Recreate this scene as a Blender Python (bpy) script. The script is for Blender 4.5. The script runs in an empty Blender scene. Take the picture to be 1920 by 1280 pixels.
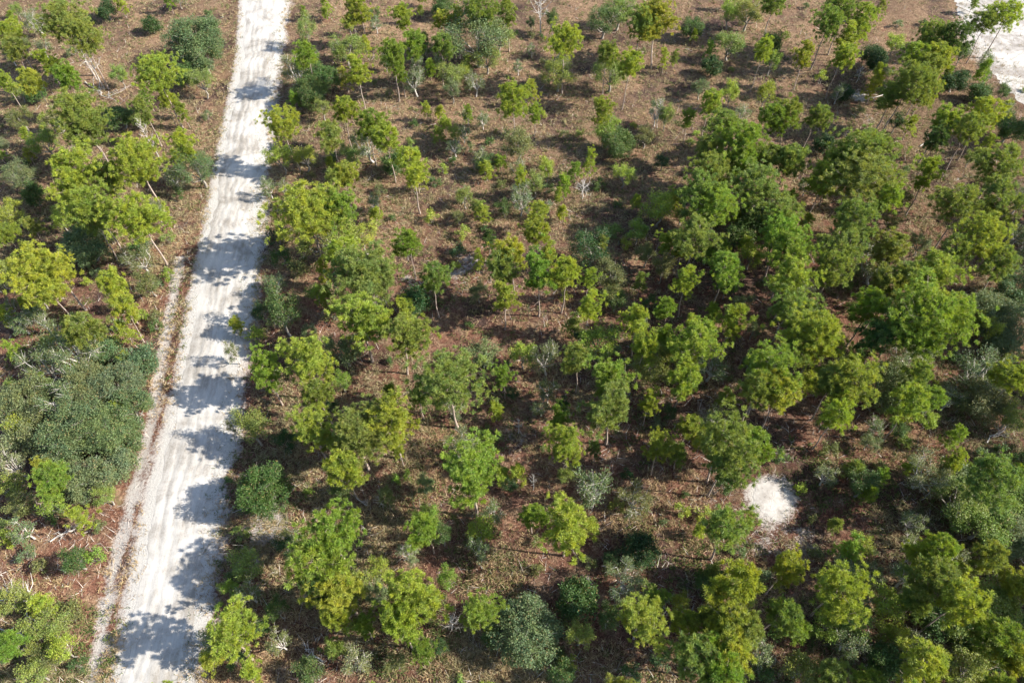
import bpy, math, random
import numpy as np
from mathutils import Matrix, Vector

# ------------------------------------------------------------------ camera, sky, sun, exposure
S = bpy.context.scene
C = S.collection
CAM_H, FOC, TILT, ROLL = 65.0, 1350.0, math.radians(36.8), math.radians(-2.0)
cam_data = bpy.data.cameras.new('camera')
cam_data.sensor_width = 36.0
cam_data.lens = 36.0 * FOC / 1920.0
cam_data.clip_start = 0.5
cam_data.clip_end = 6000.0
cam = bpy.data.objects.new('camera', cam_data)
C.objects.link(cam)
RM = Matrix.Rotation(TILT, 4, 'X') @ Matrix.Rotation(ROLL, 4, 'Z')
cam.matrix_world = Matrix.Translation((0, 0, CAM_H)) @ RM
S.camera = cam

SUN_EL = math.radians(35.0)
SUN_AZ = math.radians(-8.0)            # direction the sunlight comes from, measured from +X
sun_dir = Vector((math.cos(SUN_EL) * math.cos(SUN_AZ), math.cos(SUN_EL) * math.sin(SUN_AZ), math.sin(SUN_EL)))
world = bpy.data.worlds.new('World')
S.world = world
world.use_nodes = True
wn = world.node_tree
wn.nodes.clear()
w_out = wn.nodes.new('ShaderNodeOutputWorld')
w_bg = wn.nodes.new('ShaderNodeBackground')
w_sky = wn.nodes.new('ShaderNodeTexSky')
w_sky.sky_type = 'NISHITA'
w_sky.sun_disc = False
w_sky.sun_elevation = SUN_EL
w_sky.sun_rotation = math.radians(90.0) - SUN_AZ
w_bg.inputs['Strength'].default_value = 0.11
wn.links.new(w_sky.outputs[0], w_bg.inputs['Color'])
wn.links.new(w_bg.outputs[0], w_out.inputs['Surface'])
sun_data = bpy.data.lights.new('sun', 'SUN')
sun_data.energy = 4.8
sun_data.angle = math.radians(0.5)
sun_data.color = (1.0, 0.93, 0.82)
sun = bpy.data.objects.new('sun', sun_data)
sun.rotation_euler = sun_dir.to_track_quat('Z', 'Y').to_euler()
sun.location = (60, -10, 60)
C.objects.link(sun)
S.view_settings.view_transform = 'Standard'
S.view_settings.look = 'None'
S.view_settings.gamma = 1.0
S.view_settings.use_curve_mapping = False
S.view_settings.exposure = 1.35

# ------------------------------------------------------------------ helpers
RN = np.array(RM.to_3x3())


def at(px, py, z=0.0):
    """the point at height z seen at photo pixel (px, py) of the 1920 x 1280 photo"""
    d = RN @ np.array([px - 960.0, 640.0 - py, -FOC])
    t = (z - CAM_H) / d[2]
    return d[0] * t, d[1] * t


def depth_at(px, py, z=0.0):
    d = RN @ np.array([px - 960.0, 640.0 - py, -FOC])
    return FOC * (z - CAM_H) / d[2]          # metres along the optical axis


def pixel(x, y, z=0.0):
    v = RN.T @ np.array([x, y, z - CAM_H])
    return 960 + FOC * v[0] / -v[2], 640 - FOC * v[1] / -v[2]


def mesh_from(name, verts, faces, mat, smooth=False):
    """verts (n,3), faces (m,k) with one k"""
    me = bpy.data.meshes.new(name)
    verts = np.asarray(verts, dtype=np.float32)
    faces = np.asarray(faces, dtype=np.int32)
    n, k = faces.shape
    me.vertices.add(len(verts))
    me.vertices.foreach_set('co', verts.ravel())
    me.loops.add(n * k)
    me.loops.foreach_set('vertex_index', faces.ravel())
    me.polygons.add(n)
    me.polygons.foreach_set('loop_start', np.arange(0, n * k, k, dtype=np.int32))
    me.polygons.foreach_set('loop_total', np.full(n, k, dtype=np.int32))
    if smooth:
        me.polygons.foreach_set('use_smooth', np.ones(n, dtype=bool))
    me.update(calc_edges=True)
    me.materials.append(mat)
    return me


def link(name, data, parent=None):
    o = bpy.data.objects.new(name, data)
    C.objects.link(o)
    if parent:
        o.parent = parent
    return o


def tag(o, label=None, cat=None, group=None, kind=None):
    for k, v in (('label', label), ('category', cat), ('group', group), ('kind', kind)):
        if v:
            o[k] = v


def new_mat(name):
    m = bpy.data.materials.new(name)
    m.use_nodes = True
    nt = m.node_tree
    nt.nodes.clear()
    out = nt.nodes.new('ShaderNodeOutputMaterial')
    return m, nt, out


def N(nt, typ, **kw):
    n = nt.nodes.new(typ)
    for k, v in kw.items():
        setattr(n, k, v)
    return n


def noise(nt, vec, scale, detail=4.0, rough=0.6, dist=0.0):
    n = N(nt, 'ShaderNodeTexNoise')
    n.inputs['Scale'].default_value = scale
    n.inputs['Detail'].default_value = detail
    n.inputs['Roughness'].default_value = rough
    n.inputs['Distortion'].default_value = dist
    nt.links.new(vec, n.inputs['Vector'])
    return n.outputs['Fac']


def ramp(nt, fac, stops):
    r = N(nt, 'ShaderNodeValToRGB')
    e = r.color_ramp.elements
    while len(e) < len(stops):
        e.new(0.5)
    for el, (p, c) in zip(e, stops):
        el.position = p
        el.color = (c[0], c[1], c[2], 1.0) if not isinstance(c, float) else (c, c, c, 1.0)
    nt.links.new(fac, r.inputs['Fac'])
    return r.outputs['Color']


def mixc(nt, fac, a, b, mode='MIX'):
    m = N(nt, 'ShaderNodeMix', data_type='RGBA', blend_type=mode)
    for sock, v in ((m.inputs[0], fac), (m.inputs[6], a), (m.inputs[7], b)):
        if isinstance(v, (int, float)):
            sock.default_value = v
        elif isinstance(v, tuple):
            sock.default_value = (v[0], v[1], v[2], 1.0)
        else:
            nt.links.new(v, sock)
    return m.outputs[2]


def mth(nt, op, a, b=0.5, clamp=False):
    m = N(nt, 'ShaderNodeMath', operation=op, use_clamp=clamp)
    for s, v in ((m.inputs[0], a), (m.inputs[1], b)):
        if isinstance(v, (int, float)):
            s.default_value = v
        else:
            nt.links.new(v, s)
    return m.outputs[0]


# ------------------------------------------------------------------ materials
def foliage_mat(name, spread=0.45, warm=(1.25, 1.05, 0.6), trans=0.35, rough=0.55):
    m, nt, out = new_mat(name)
    oi = N(nt, 'ShaderNodeObjectInfo')
    geo = N(nt, 'ShaderNodeNewGeometry')
    tc = N(nt, 'ShaderNodeTexCoord')
    base = oi.outputs['Color']
    # leaf-to-leaf and branch-to-branch differences of the foliage itself
    leaf = mth(nt, 'MULTIPLY_ADD', geo.outputs['Random Per Island'], spread)
    leaf.node.inputs[2].default_value = 1.0 - spread * 0.5
    br = noise(nt, tc.outputs['Object'], 0.9, 2.0)
    tint = ramp(nt, br, [(0.35, (0.82, 0.92, 1.0)), (0.65, warm)])
    c = mixc(nt, 1.0, base, tint, 'MULTIPLY')
    comb = N(nt, 'ShaderNodeCombineColor')
    for i in range(3):
        nt.links.new(leaf, comb.inputs[i])
    c = mixc(nt, 1.0, c, comb.outputs[0], 'MULTIPLY')
    # a scatter of dry, browned leaves and some duller ones
    old = ramp(nt, geo.outputs['Random Per Island'], [(0.93, 0.0), (0.95, 0.85)])
    c = mixc(nt, old, c, (0.25, 0.17, 0.07))
    dull = ramp(nt, noise(nt, tc.outputs['Object'], 2.1, 3.0), [(0.48, 0.0), (0.66, 0.45)])
    c = mixc(nt, dull, c, (0.14, 0.17, 0.075))
    p = N(nt, 'ShaderNodeBsdfPrincipled')
    p.inputs['Roughness'].default_value = rough
    p.inputs['Specular IOR Level'].default_value = 0.35
    nt.links.new(c, p.inputs['Base Color'])
    t = N(nt, 'ShaderNodeBsdfTranslucent')
    ct = mixc(nt, 1.0, c, (1.15, 1.15, 0.6), 'MULTIPLY')
    nt.links.new(ct, t.inputs['Color'])
    mx = N(nt, 'ShaderNodeMixShader')
    mx.inputs[0].default_value = trans
    nt.links.new(p.outputs[0], mx.inputs[1])
    nt.links.new(t.outputs[0], mx.inputs[2])
    nt.links.new(mx.outputs[0], out.inputs['Surface'])
    return m


def bark_mat(name, c1, c2, scale=6.0):
    m, nt, out = new_mat(name)
    tc = N(nt, 'ShaderNodeTexCoord')
    mp = N(nt, 'ShaderNodeMapping')
    mp.inputs['Scale'].default_value = (1, 1, 0.35)
    nt.links.new(tc.outputs['Object'], mp.inputs['Vector'])
    n = noise(nt, mp.outputs[0], scale, 5.0, 0.7)
    c = ramp(nt, n, [(0.35, c1), (0.65, c2)])
    p = N(nt, 'ShaderNodeBsdfPrincipled')
    p.inputs['Roughness'].default_value = 0.9
    nt.links.new(c, p.inputs['Base Color'])
    b = N(nt, 'ShaderNodeBump')
    b.inputs['Strength'].default_value = 0.5
    b.inputs['Distance'].default_value = 0.03
    nt.links.new(n, b.inputs['Height'])
    nt.links.new(b.outputs[0], p.inputs['Normal'])
    nt.links.new(p.outputs[0], out.inputs['Surface'])
    return m


M_NEEDLE = foliage_mat('pine_needles', 0.5, (1.15, 1.05, 0.70), 0.40)
M_LEAF = foliage_mat('oak_leaves', 0.6, (1.12, 1.04, 0.8), 0.32)
M_BARK = bark_mat('pine_bark', (0.20, 0.15, 0.12), (0.44, 0.36, 0.31))
M_OAKBARK = bark_mat('oak_bark', (0.16, 0.14, 0.12), (0.36, 0.33, 0.29))
M_DEAD = bark_mat('weathered_wood', (0.30, 0.28, 0.26), (0.62, 0.58, 0.54))


def ground_mat():
    m, nt, out = new_mat('sandy_forest_floor')
    tc = N(nt, 'ShaderNodeTexCoord')
    pos = tc.outputs['Object']
    big = noise(nt, pos, 0.13, 4.0, 0.6, 0.4)
    mid = noise(nt, pos, 0.55, 5.0, 0.65, 0.5)
    fine = noise(nt, pos, 4.3, 7.0, 0.78, 0.3)
    vfine = noise(nt, pos, 11.0, 4.0, 0.75)
    straw = ramp(nt, fine, [(0.30, (0.045, 0.027, 0.023)), (0.50, (0.148, 0.074, 0.053)), (0.70, (0.310, 0.195, 0.143))])
    tan = ramp(nt, fine, [(0.30, (0.070, 0.045, 0.033)), (0.50, (0.195, 0.135, 0.090)), (0.70, (0.37, 0.285, 0.20))])
    humus = ramp(nt, fine, [(0.30, (0.025, 0.018, 0.017)), (0.55, (0.085, 0.058, 0.052)), (0.72, (0.21, 0.155, 0.14))])
    dry = N(nt, 'ShaderNodeAttribute', attribute_name='dry')
    f1 = ramp(nt, mth(nt, 'ADD', mid, mth(nt, 'MULTIPLY', dry.outputs['Fac'], 0.16)), [(0.46, 0.0), (0.60, 1.0)])
    f2 = ramp(nt, big, [(0.50, 0.0), (0.66, 1.0)])
    c = mixc(nt, f1, straw, tan)
    c = mixc(nt, f2, c, humus)
    # green-brown mossy cover in places
    moss = noise(nt, pos, 0.8, 5.0, 0.7, 0.3)
    mossf = ramp(nt, moss, [(0.56, 0.0), (0.68, 0.6)])
    c = mixc(nt, mossf, c, (0.13, 0.14, 0.06))
    # loose pale sand, where it lies (attribute on the mesh: beside the road, tracks, blow-outs)
    at_ = N(nt, 'ShaderNodeAttribute', attribute_name='sand')
    s1 = mth(nt, 'MULTIPLY_ADD', mid, 0.8)
    s1.node.inputs[2].default_value = -0.4
    s2 = mth(nt, 'MULTIPLY_ADD', fine, 0.9)
    s2.node.inputs[2].default_value = -0.45
    sm = mth(nt, 'ADD', mth(nt, 'ADD', at_.outputs['Fac'], s1), s2)
    smf = ramp(nt, sm, [(0.42, 0.0), (0.62, 1.0)])
    sandc = ramp(nt, vfine, [(0.3, (0.25, 0.215, 0.20)), (0.7, (0.50, 0.46, 0.42))])
    # broad differences between drier and damper ground, and low hollows full of dark litter
    wide = noise(nt, pos, 0.045, 3.0, 0.55, 0.6)
    c = mixc(nt, 1.0, c, ramp(nt, wide, [(0.38, (0.72, 0.68, 0.66)), (0.62, (1.18, 1.12, 1.05))]), 'MULTIPLY')
    drift = noise(nt, pos, 1.7, 4.0, 0.7, 1.2)
    c = mixc(nt, 1.0, c, ramp(nt, drift, [(0.36, (0.62, 0.58, 0.58)), (0.58, (1.12, 1.10, 1.08))]), 'MULTIPLY')
    # light debris specks
    sp = ramp(nt, vfine, [(0.62, 0.0), (0.70, 1.0)])
    c = mixc(nt, mth(nt, 'MULTIPLY', sp, 0.45), c, (0.55, 0.47, 0.38))
    clean = ramp(nt, vfine, [(0.3, (0.36, 0.345, 0.32)), (0.7, (0.52, 0.50, 0.47))])
    sandc = mixc(nt, ramp(nt, mth(nt, 'ADD', at_.outputs['Fac'], s2), [(0.60, 0.0), (0.85, 1.0)]), sandc, clean)
    c = mixc(nt, smf, c, sandc)
    p = N(nt, 'ShaderNodeBsdfPrincipled')
    p.inputs['Roughness'].default_value = 1.0
    p.inputs['Specular IOR Level'].default_value = 0.1
    nt.links.new(c, p.inputs['Base Color'])
    h = mth(nt, 'ADD', fine, mth(nt, 'MULTIPLY', vfine, 0.5))
    b = N(nt, 'ShaderNodeBump')
    b.inputs['Strength'].default_value = 0.9
    b.inputs['Distance'].default_value = 0.16
    nt.links.new(h, b.inputs['Height'])
    nt.links.new(b.outputs[0], p.inputs['Normal'])
    nt.links.new(p.outputs[0], out.inputs['Surface'])
    return m


def sand_mat(name, lo, hi, dirt, amount, streak=(1, 1, 1), rotz=0.0):
    m, nt, out = new_mat(name)
    tc = N(nt, 'ShaderNodeTexCoord')
    mp = N(nt, 'ShaderNodeMapping')
    mp.inputs['Scale'].default_value = streak
    mp.inputs['Rotation'].default_value = (0, 0, rotz)
    nt.links.new(tc.outputs['Object'], mp.inputs['Vector'])
    st = noise(nt, mp.outputs[0], 1.3, 6.0, 0.7, 0.1)
    big = noise(nt, tc.outputs['Object'], 0.22, 4.0, 0.6, 0.6)
    fine = noise(nt, tc.outputs['Object'], 7.0, 5.0, 0.7)
    c = ramp(nt, fine, [(0.3, lo), (0.7, hi)])
    d = mth(nt, 'ADD', mth(nt, 'MULTIPLY', st, 0.38), mth(nt, 'MULTIPLY', big, 0.62))
    d = mth(nt, 'ADD', d, mth(nt, 'MULTIPLY', mth(nt, 'SUBTRACT', fine, 0.5), 0.35))
    df = ramp(nt, d, [(0.44, 0.0), (0.60, amount)])
    c = mixc(nt, df, c, dirt)
    p = N(nt, 'ShaderNodeBsdfPrincipled')
    p.inputs['Roughness'].default_value = 1.0
    p.inputs['Specular IOR Level'].default_value = 0.1
    nt.links.new(c, p.inputs['Base Color'])
    b = N(nt, 'ShaderNodeBump')
    b.inputs['Strength'].default_value = 0.5
    b.inputs['Distance'].default_value = 0.06
    nt.links.new(mth(nt, 'ADD', fine, st), b.inputs['Height'])
    nt.links.new(b.outputs[0], p.inputs['Normal'])
    nt.links.new(p.outputs[0], out.inputs['Surface'])
    return m


def litter_mat(name, cols, trans=0.15):
    m, nt, out = new_mat(name)
    geo = N(nt, 'ShaderNodeNewGeometry')
    k = len(cols)
    c = ramp(nt, geo.outputs['Random Per Island'], [(i / (k - 1), col) for i, col in enumerate(cols)])
    p = N(nt, 'ShaderNodeBsdfPrincipled')
    p.inputs['Roughness'].default_value = 0.85
    p.inputs['Specular IOR Level'].default_value = 0.2
    nt.links.new(c, p.inputs['Base Color'])
    t = N(nt, 'ShaderNodeBsdfTranslucent')
    nt.links.new(c, t.inputs['Color'])
    mx = N(nt, 'ShaderNodeMixShader')
    mx.inputs[0].default_value = trans
    nt.links.new(p.outputs[0], mx.inputs[1])
    nt.links.new(t.outputs[0], mx.inputs[2])
    nt.links.new(mx.outputs[0], out.inputs['Surface'])
    return m


M_GROUND = ground_mat()

# ------------------------------------------------------------------ the ground, the road and the bare sand
rng = np.random.default_rng(7)
random.seed(11)


def vnoise(x, y, scale, seed):
    """smooth value noise in 0..1, numpy"""
    r = np.random.default_rng(seed).random((128, 128))
    u, v = np.asarray(x) * scale + 4096.3, np.asarray(y) * scale + 4096.7
    i, j = np.floor(u).astype(int), np.floor(v).astype(int)
    fu, fv = u - i, v - j
    fu, fv = fu * fu * (3 - 2 * fu), fv * fv * (3 - 2 * fv)
    a, b = r[i % 128, j % 128], r[(i + 1) % 128, j % 128]
    c, d = r[i % 128, (j + 1) % 128], r[(i + 1) % 128, (j + 1) % 128]
    return (a * (1 - fu) + b * fu) * (1 - fv) + (c * (1 - fu) + d * fu) * fv


RL = [(457, 0), (450, 110), (425, 240), (406, 340), (390, 425), (359, 585), (339, 700), (303, 860), (289, 900), (265, 1020), (237, 1180), (217, 1280)]
RR = [(528, 0), (516, 110), (498, 240), (487, 340), (480, 425), (462, 585), (442, 700), (424, 860), (408, 900), (398, 1020), (378, 1180), (358, 1280)]
rl = sorted([at(*p) for p in RL], key=lambda q: q[1])
rr = sorted([at(*p) for p in RR], key=lambda q: q[1])
rl = [(rl[0][0] + (rl[0][0] - rl[1][0]) * 12, rl[0][1] - 42)] + rl + [(rl[-1][0] - 30, rl[-1][1] + 150)]
rr = [(rr[0][0] + (rr[0][0] - rr[1][0]) * 2, rr[0][1] - 42)] + rr + [(rr[-1][0] - 30, rr[-1][1] + 150)]
RLx, RLy = np.array([p[0] for p in rl]), np.array([p[1] for p in rl])
RRx, RRy = np.array([p[0] for p in rr]), np.array([p[1] for p in rr])
# keep the far and near ends straight
RLx[0] = np.interp(15, RLy[1:], RLx[1:]) + 3.4
RRx[0] = np.interp(15, RRy[1:], RRx[1:]) + 3.4


def road_l(y):
    return np.interp(y, RLy, RLx)


def road_r(y):
    return np.interp(y, RRy, RRx)


DISC = at(1445, 935)
CLEAR = [at(*p) for p in [(1775, -10), (1990, -40), (2100, 120), (2010, 260), (1925, 214), (1893, 190), (1862, 160), (1842, 118), (1838, 78), (1808, 48), (1783, 22)]]
TRACK = [at(*p) for p in [(338, 475), (322, 560), (305, 650), (283, 790), (243, 950), (215, 1050), (192, 1160), (170, 1290)]]
SANDY = [  # loose pale patches in the forest: pixel centre, radius in metres, strength
    (500, 990, 3.2, .75), (470, 1060, 2.5, .55), (440, 900, 2.0, .5), (860, 510, 3.2, .55), (885, 490, 2.5, .6), (760, 520, 2.0, .5),
    (430, 1160, 2.0, .5), (960, 830, 3.0, .5), (1612, 180, 2.0, .8), (1330, 780, 2.2, .55), (640, 1010, 1.6, .4), (1330, 930, 2.5, .4),
    (1500, 1000, 5.0, .45), (1450, 1010, 4.0, .5), (1560, 960, 5.0, .3), (1170, 260, 4.0, .35), (1000, 260, 4.0, .4), (870, 330, 4.0, .35),
    (1640, 230, 4.0, .45), (60, 250, 4.0, .45), (130, 280, 3.5, .35), (1100, 345, 2.5, .4), (60, 60, 3.0, .35), (980, 1262, 3.0, .4),
    (1250, 1270, 3.0, .4), (560, 1265, 4.0, .45), (780, 1268, 4.0, .35), (530, 430, 2.0, .4), (500, 470, 2.0, .35), (1490, 900, 3.0, .35)]
SANDYW = [(at(a, b), r, s) for a, b, r, s in SANDY]


def sand_amount(x, y):
    x, y = np.asarray(x, float), np.asarray(y, float)
    dl, dr = road_l(y) - x, x - road_r(y)
    w = vnoise(x, y, 0.25, 3)
    s = np.clip(0.98 - dl / 1.9, 0, 0.98) * (dl > -50) * (dl < 8)
    s = np.where((dl < 0) & (dr < 0), 0.9, s * (dl >= 0))
    s = np.maximum(s, np.where(dr > 0, np.clip(0.95 - dr / (1.8 + 2.5 * w), 0, 0.95), 0))
    tx = np.interp(y, [p[1] for p in TRACK][::-1], [p[0] for p in TRACK][::-1])
    on = (y > TRACK[-1][1] - 30) & (y < TRACK[0][1])
    s = np.maximum(s, on * 0.72 * np.exp(-((x - tx) / 1.1) ** 2))
    d = np.hypot(x - DISC[0], (y - DISC[1]))
    s = np.maximum(s, 0.98 * np.exp(-(d / (2.9 + 0.9 * (vnoise(x, y, 0.7, 8) - .5))) ** 3))
    for (cx, cy), r, k in SANDYW:
        s = np.maximum(s, k * np.exp(-(((x - cx) ** 2 + (y - cy) ** 2) / r ** 2)))
    cx, cy = at(1900, 90)
    s = np.maximum(s, 0.9 * np.exp(-(((x - cx - 4) / 13) ** 2 + ((y - cy) / 17) ** 2) ** 2))
    return s


gx = np.concatenate([[-3000, -900, -300, -180], np.arange(-128, 128.1, 0.62), [180, 300, 900, 3000]])
gy = np.concatenate([[-3000, -900, -250, -60], np.arange(-8, 165.1, 0.62), [200, 300, 900, 3000]])
GX, GY = np.meshgrid(gx, gy, indexing='ij')
GZ = 0.16 * (vnoise(GX, GY, 0.5, 1) - 1.0) + 0.10 * (vnoise(GX, GY, 1.3, 2) - 0.5)
dl, dr = road_l(GY) - GX, GX - road_r(GY)
edge = np.clip(np.maximum(dl, dr) / 2.0, 0, 1)
# shallow roadside swale, soft banks
GZ = GZ * edge - 0.02 + 0.0 * GX
GZ += -0.16 * np.exp(-((dl - 2.6) / 1.0) ** 2) - 0.12 * np.exp(-((dr - 1.8) / 0.9) ** 2)
GZ = np.minimum(GZ, -0.01)
inside = (np.maximum(dl, dr) < 0.0)
GZ[inside] = -0.005
flat = (np.hypot(GX - DISC[0], GY - DISC[1]) < 4.2) | ((GX > CLEAR[6][0] - 14) & (GY > CLEAR[4][1] - 12) & (GX < 128))
GZ[flat] = np.maximum(GZ[flat], -0.03) * 0.15 - 0.002
nx, ny = GX.shape
gv = np.stack([GX.ravel(), GY.ravel(), GZ.ravel()], 1)
idx = np.arange(nx * ny).reshape(nx, ny)
gf = np.stack([idx[:-1, :-1].ravel(), idx[1:, :-1].ravel(), idx[1:, 1:].ravel(), idx[:-1, 1:].ravel()], 1)
gm = mesh_from('ground', gv, gf, M_GROUND, True)
a = gm.attributes.new('sand', 'FLOAT', 'POINT')
a.data.foreach_set('value', sand_amount(gv[:, 0], gv[:, 1]).astype(np.float32))
dryv = np.clip((gv[:, 1] - 62) / 22, 0, 1) * (0.6 + 0.8 * vnoise(gv[:, 0], gv[:, 1], 0.08, 15))
a = gm.attributes.new('dry', 'FLOAT', 'POINT')
a.data.foreach_set('value', dryv.astype(np.float32))
ground = link('ground', gm)
tag(ground, 'forest floor of reddish pine straw, dry grass and pale sand', kind='structure')


def strip_mesh(name, xl, xr, ys, cols, mat, crown=0.06, z0=0.012):
    vs = []
    for y, a_, b_ in zip(ys, xl, xr):
        for k in range(cols + 1):
            t = k / cols
            vs.append((a_ + (b_ - a_) * t, y, z0 + crown * (1 - (2 * t - 1) ** 2)))
    vs = np.array(vs)
    n = len(ys)
    ii = np.arange(n * (cols + 1)).reshape(n, cols + 1)
    fs = np.stack([ii[:-1, :-1].ravel(), ii[:-1, 1:].ravel(), ii[1:, 1:].ravel(), ii[1:, :-1].ravel()], 1)
    # wheel ruts and ripples
    tt = np.tile(np.arange(cols + 1) / cols, n)
    for c0 in (0.22, 0.40, 0.60, 0.78):
        vs[:, 2] -= 0.045 * np.exp(-((tt - c0 - 0.03 * np.sin(vs[:, 1] * 0.11 + c0 * 9)) / 0.045) ** 2)
    vs[:, 2] += 0.02 * (vnoise(vs[:, 0], vs[:, 1], 0.9, 21) - 0.5)
    vs[:, 2] = np.maximum(vs[:, 2], 0.006)
    return mesh_from(name, vs, fs, mat, True)


M_ROAD = sand_mat('graded_white_sand', (0.37, 0.355, 0.33), (0.53, 0.51, 0.48), (0.20, 0.18, 0.155), 0.85, (1.0, 0.16, 1.0), math.radians(-7))
M_BARE = sand_mat('loose_white_sand', (0.36, 0.34, 0.32), (0.53, 0.51, 0.48), (0.20, 0.175, 0.155), 0.85)
ys = np.arange(-28, 270, 0.3)
jl = 1.6 * (vnoise(ys, ys * 0, 0.35, 31) - .5) + 0.9 * (vnoise(ys, ys * 0, 1.6, 32) - .5)
jr = 1.8 * (vnoise(ys, ys * 0, 0.3, 33) - .5) + 1.2 * (vnoise(ys, ys * 0, 1.5, 34) - .5)
road = link('sand_road', strip_mesh('sand_road', road_l(ys) + 0.5 + jl * .45, road_r(ys) - 0.6 + jr * .7, ys, 30, M_ROAD, 0.12))
tag(road, 'straight road of graded white sand running up the left side', kind='structure')


def blob_mesh(name, cx, cy, rx, ry, mat, seed, z0=0.01, hgt=0.05):
    r_ = np.random.default_rng(seed)
    A, Rn = 72, 7
    ph = r_.random(6) * 6.28
    vs = [(cx, cy, z0 + hgt)]
    for j in range(1, Rn + 1):
        for i in range(A):
            th = 2 * math.pi * i / A
            k = 1 + 0.10 * math.sin(2 * th + ph[0]) + 0.07 * math.sin(3 * th + ph[1]) + 0.05 * math.sin(5 * th + ph[2]) + 0.04 * math.sin(11 * th + ph[3]) + 0.05 * (r_.random() - .5) * (j == Rn)
            t = j / Rn
            vs.append((cx + rx * k * t * math.cos(th), cy + ry * k * t * math.sin(th), z0 + hgt * (1 - t * t) + 0.03 * r_.random() * (1 - t)))
    fs = []
    for i in range(A):
        fs.append((0, 1 + i, 1 + (i + 1) % A, 0))
    q = [(0, 1 + i, 1 + (i + 1) % A) for i in range(A)]
    f2 = []
    for j in range(Rn - 1):
        for i in range(A):
            a0, a1 = 1 + j * A + i, 1 + j * A + (i + 1) % A
            f2 += [(a0, a0 + A, a1 + A), (a0, a1 + A, a1)]
    return mesh_from(name, np.array(vs), np.array(q + f2), mat, True)


o = link('bare_sand_patch', blob_mesh('bare_sand_patch', DISC[0], DISC[1], 1.7, 1.8, M_BARE, 5))
tag(o, 'round patch of bare white sand right of the woodland', kind='structure')
# the white clearing in the far right corner
cl = []
for i in range(len(CLEAR)):
    p, q = CLEAR[i], CLEAR[(i + 1) % len(CLEAR)]
    n = max(2, int(math.hypot(q[0] - p[0], q[1] - p[1]) / 0.5))
    for k in range(n):
        t = k / n
        j = 0.9 * (rng.random() - .5)
        cl.append((p[0] + (q[0] - p[0]) * t + j, p[1] + (q[1] - p[1]) * t + j * .6))
mx_, my_ = sum(p[0] for p in cl) / len(cl), sum(p[1] for p in cl) / len(cl)
cv = [(mx_, my_, 0.02)] + [(mx_ + (p[0] - mx_) * .9, my_ + (p[1] - my_) * .92, 0.008) for p in cl]
cf = [(0, 1 + i, 1 + (i + 1) % len(cl)) for i in range(len(cl))]
if sum(cl[i][0] * cl[(i + 1) % len(cl)][1] - cl[(i + 1) % len(cl)][0] * cl[i][1] for i in range(len(cl))) < 0:
    cf = [f[::-1] for f in cf]
o = link('sand_clearing', mesh_from('sand_clearing', np.array(cv), np.array(cf), M_BARE))
tag(o, 'white sand clearing in the far right corner behind the pines', kind='structure')


# ------------------------------------------------------------------ tree building
def tube(pts, rad, sides=5):
    pts = np.asarray(pts, float)
    n = len(pts)
    vs, fs = [], []
    for i in range(n):
        d = pts[min(i + 1, n - 1)] - pts[max(i - 1, 0)]
        d = d / (np.linalg.norm(d) + 1e-9)
        u = np.cross(d, [0.3, 0.1, 1.0] if abs(d[2]) < 0.9 else [1.0, 0.2, 0])
        u /= np.linalg.norm(u) + 1e-9
        v = np.cross(d, u)
        for k in range(sides):
            a_ = 2 * math.pi * k / sides
            vs.append(pts[i] + rad[i] * (math.cos(a_) * u + math.sin(a_) * v))
    for i in range(n - 1):
        for k in range(sides):
            k2 = (k + 1) % sides
            fs.append((i * sides + k, i * sides + k2, (i + 1) * sides + k2, (i + 1) * sides + k))
    return np.array(vs), np.array(fs)


def join(parts):
    vs, fs, o_ = [], [], 0
    for v, f in parts:
        vs.append(v)
        fs.append(f + o_)
        o_ += len(v)
    return np.concatenate(vs), np.concatenate(fs)


def unit(r_, n, up=0.0):
    d = r_.normal(size=(n, 3))
    d[:, 2] += up
    return d / (np.linalg.norm(d, axis=1, keepdims=True) + 1e-9)


def needles(r_, centres, dirs, per, length, width):
    """tufts of narrow blades fanning out of each centre"""
    n = len(centres)
    c = np.repeat(centres, per, 0)
    d = unit(r_, n * per) * 0.85 + np.repeat(dirs, per, 0) * 0.75
    d /= np.linalg.norm(d, axis=1, keepdims=True)
    L = length * (0.6 + 0.7 * r_.random((n * per, 1)))
    s = np.cross(d, unit(r_, n * per))
    s /= np.linalg.norm(s, axis=1, keepdims=True) + 1e-9
    w = width * (0.7 + 0.6 * r_.random((n * per, 1)))
    a_ = c + s * w * 0.3
    b_ = c - s * w * 0.3
    t1 = c + d * L * 0.75 + s * w * 0.6
    t2 = c + d * L - s * w * 0.35
    t1[:, 2] -= 0.0
    v = np.stack([a_, b_, t2, t1], 1).reshape(-1, 3)
    f = np.arange(len(v)).reshape(-1, 4)
    return v, f


def leaves(r_, pts, size, up=0.6):
    n = len(pts)
    nrm = unit(r_, n, up)
    s = np.cross(nrm, unit(r_, n))
    s /= np.linalg.norm(s, axis=1, keepdims=True) + 1e-9
    t = np.cross(nrm, s)
    k = size * (0.6 + 0.8 * r_.random((n, 1)))
    v = np.stack([pts - s * k, pts - t * k * .55, pts + s * k, pts + t * k * .55], 1).reshape(-1, 3)
    return v, np.arange(len(v)).reshape(-1, 4)


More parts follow.
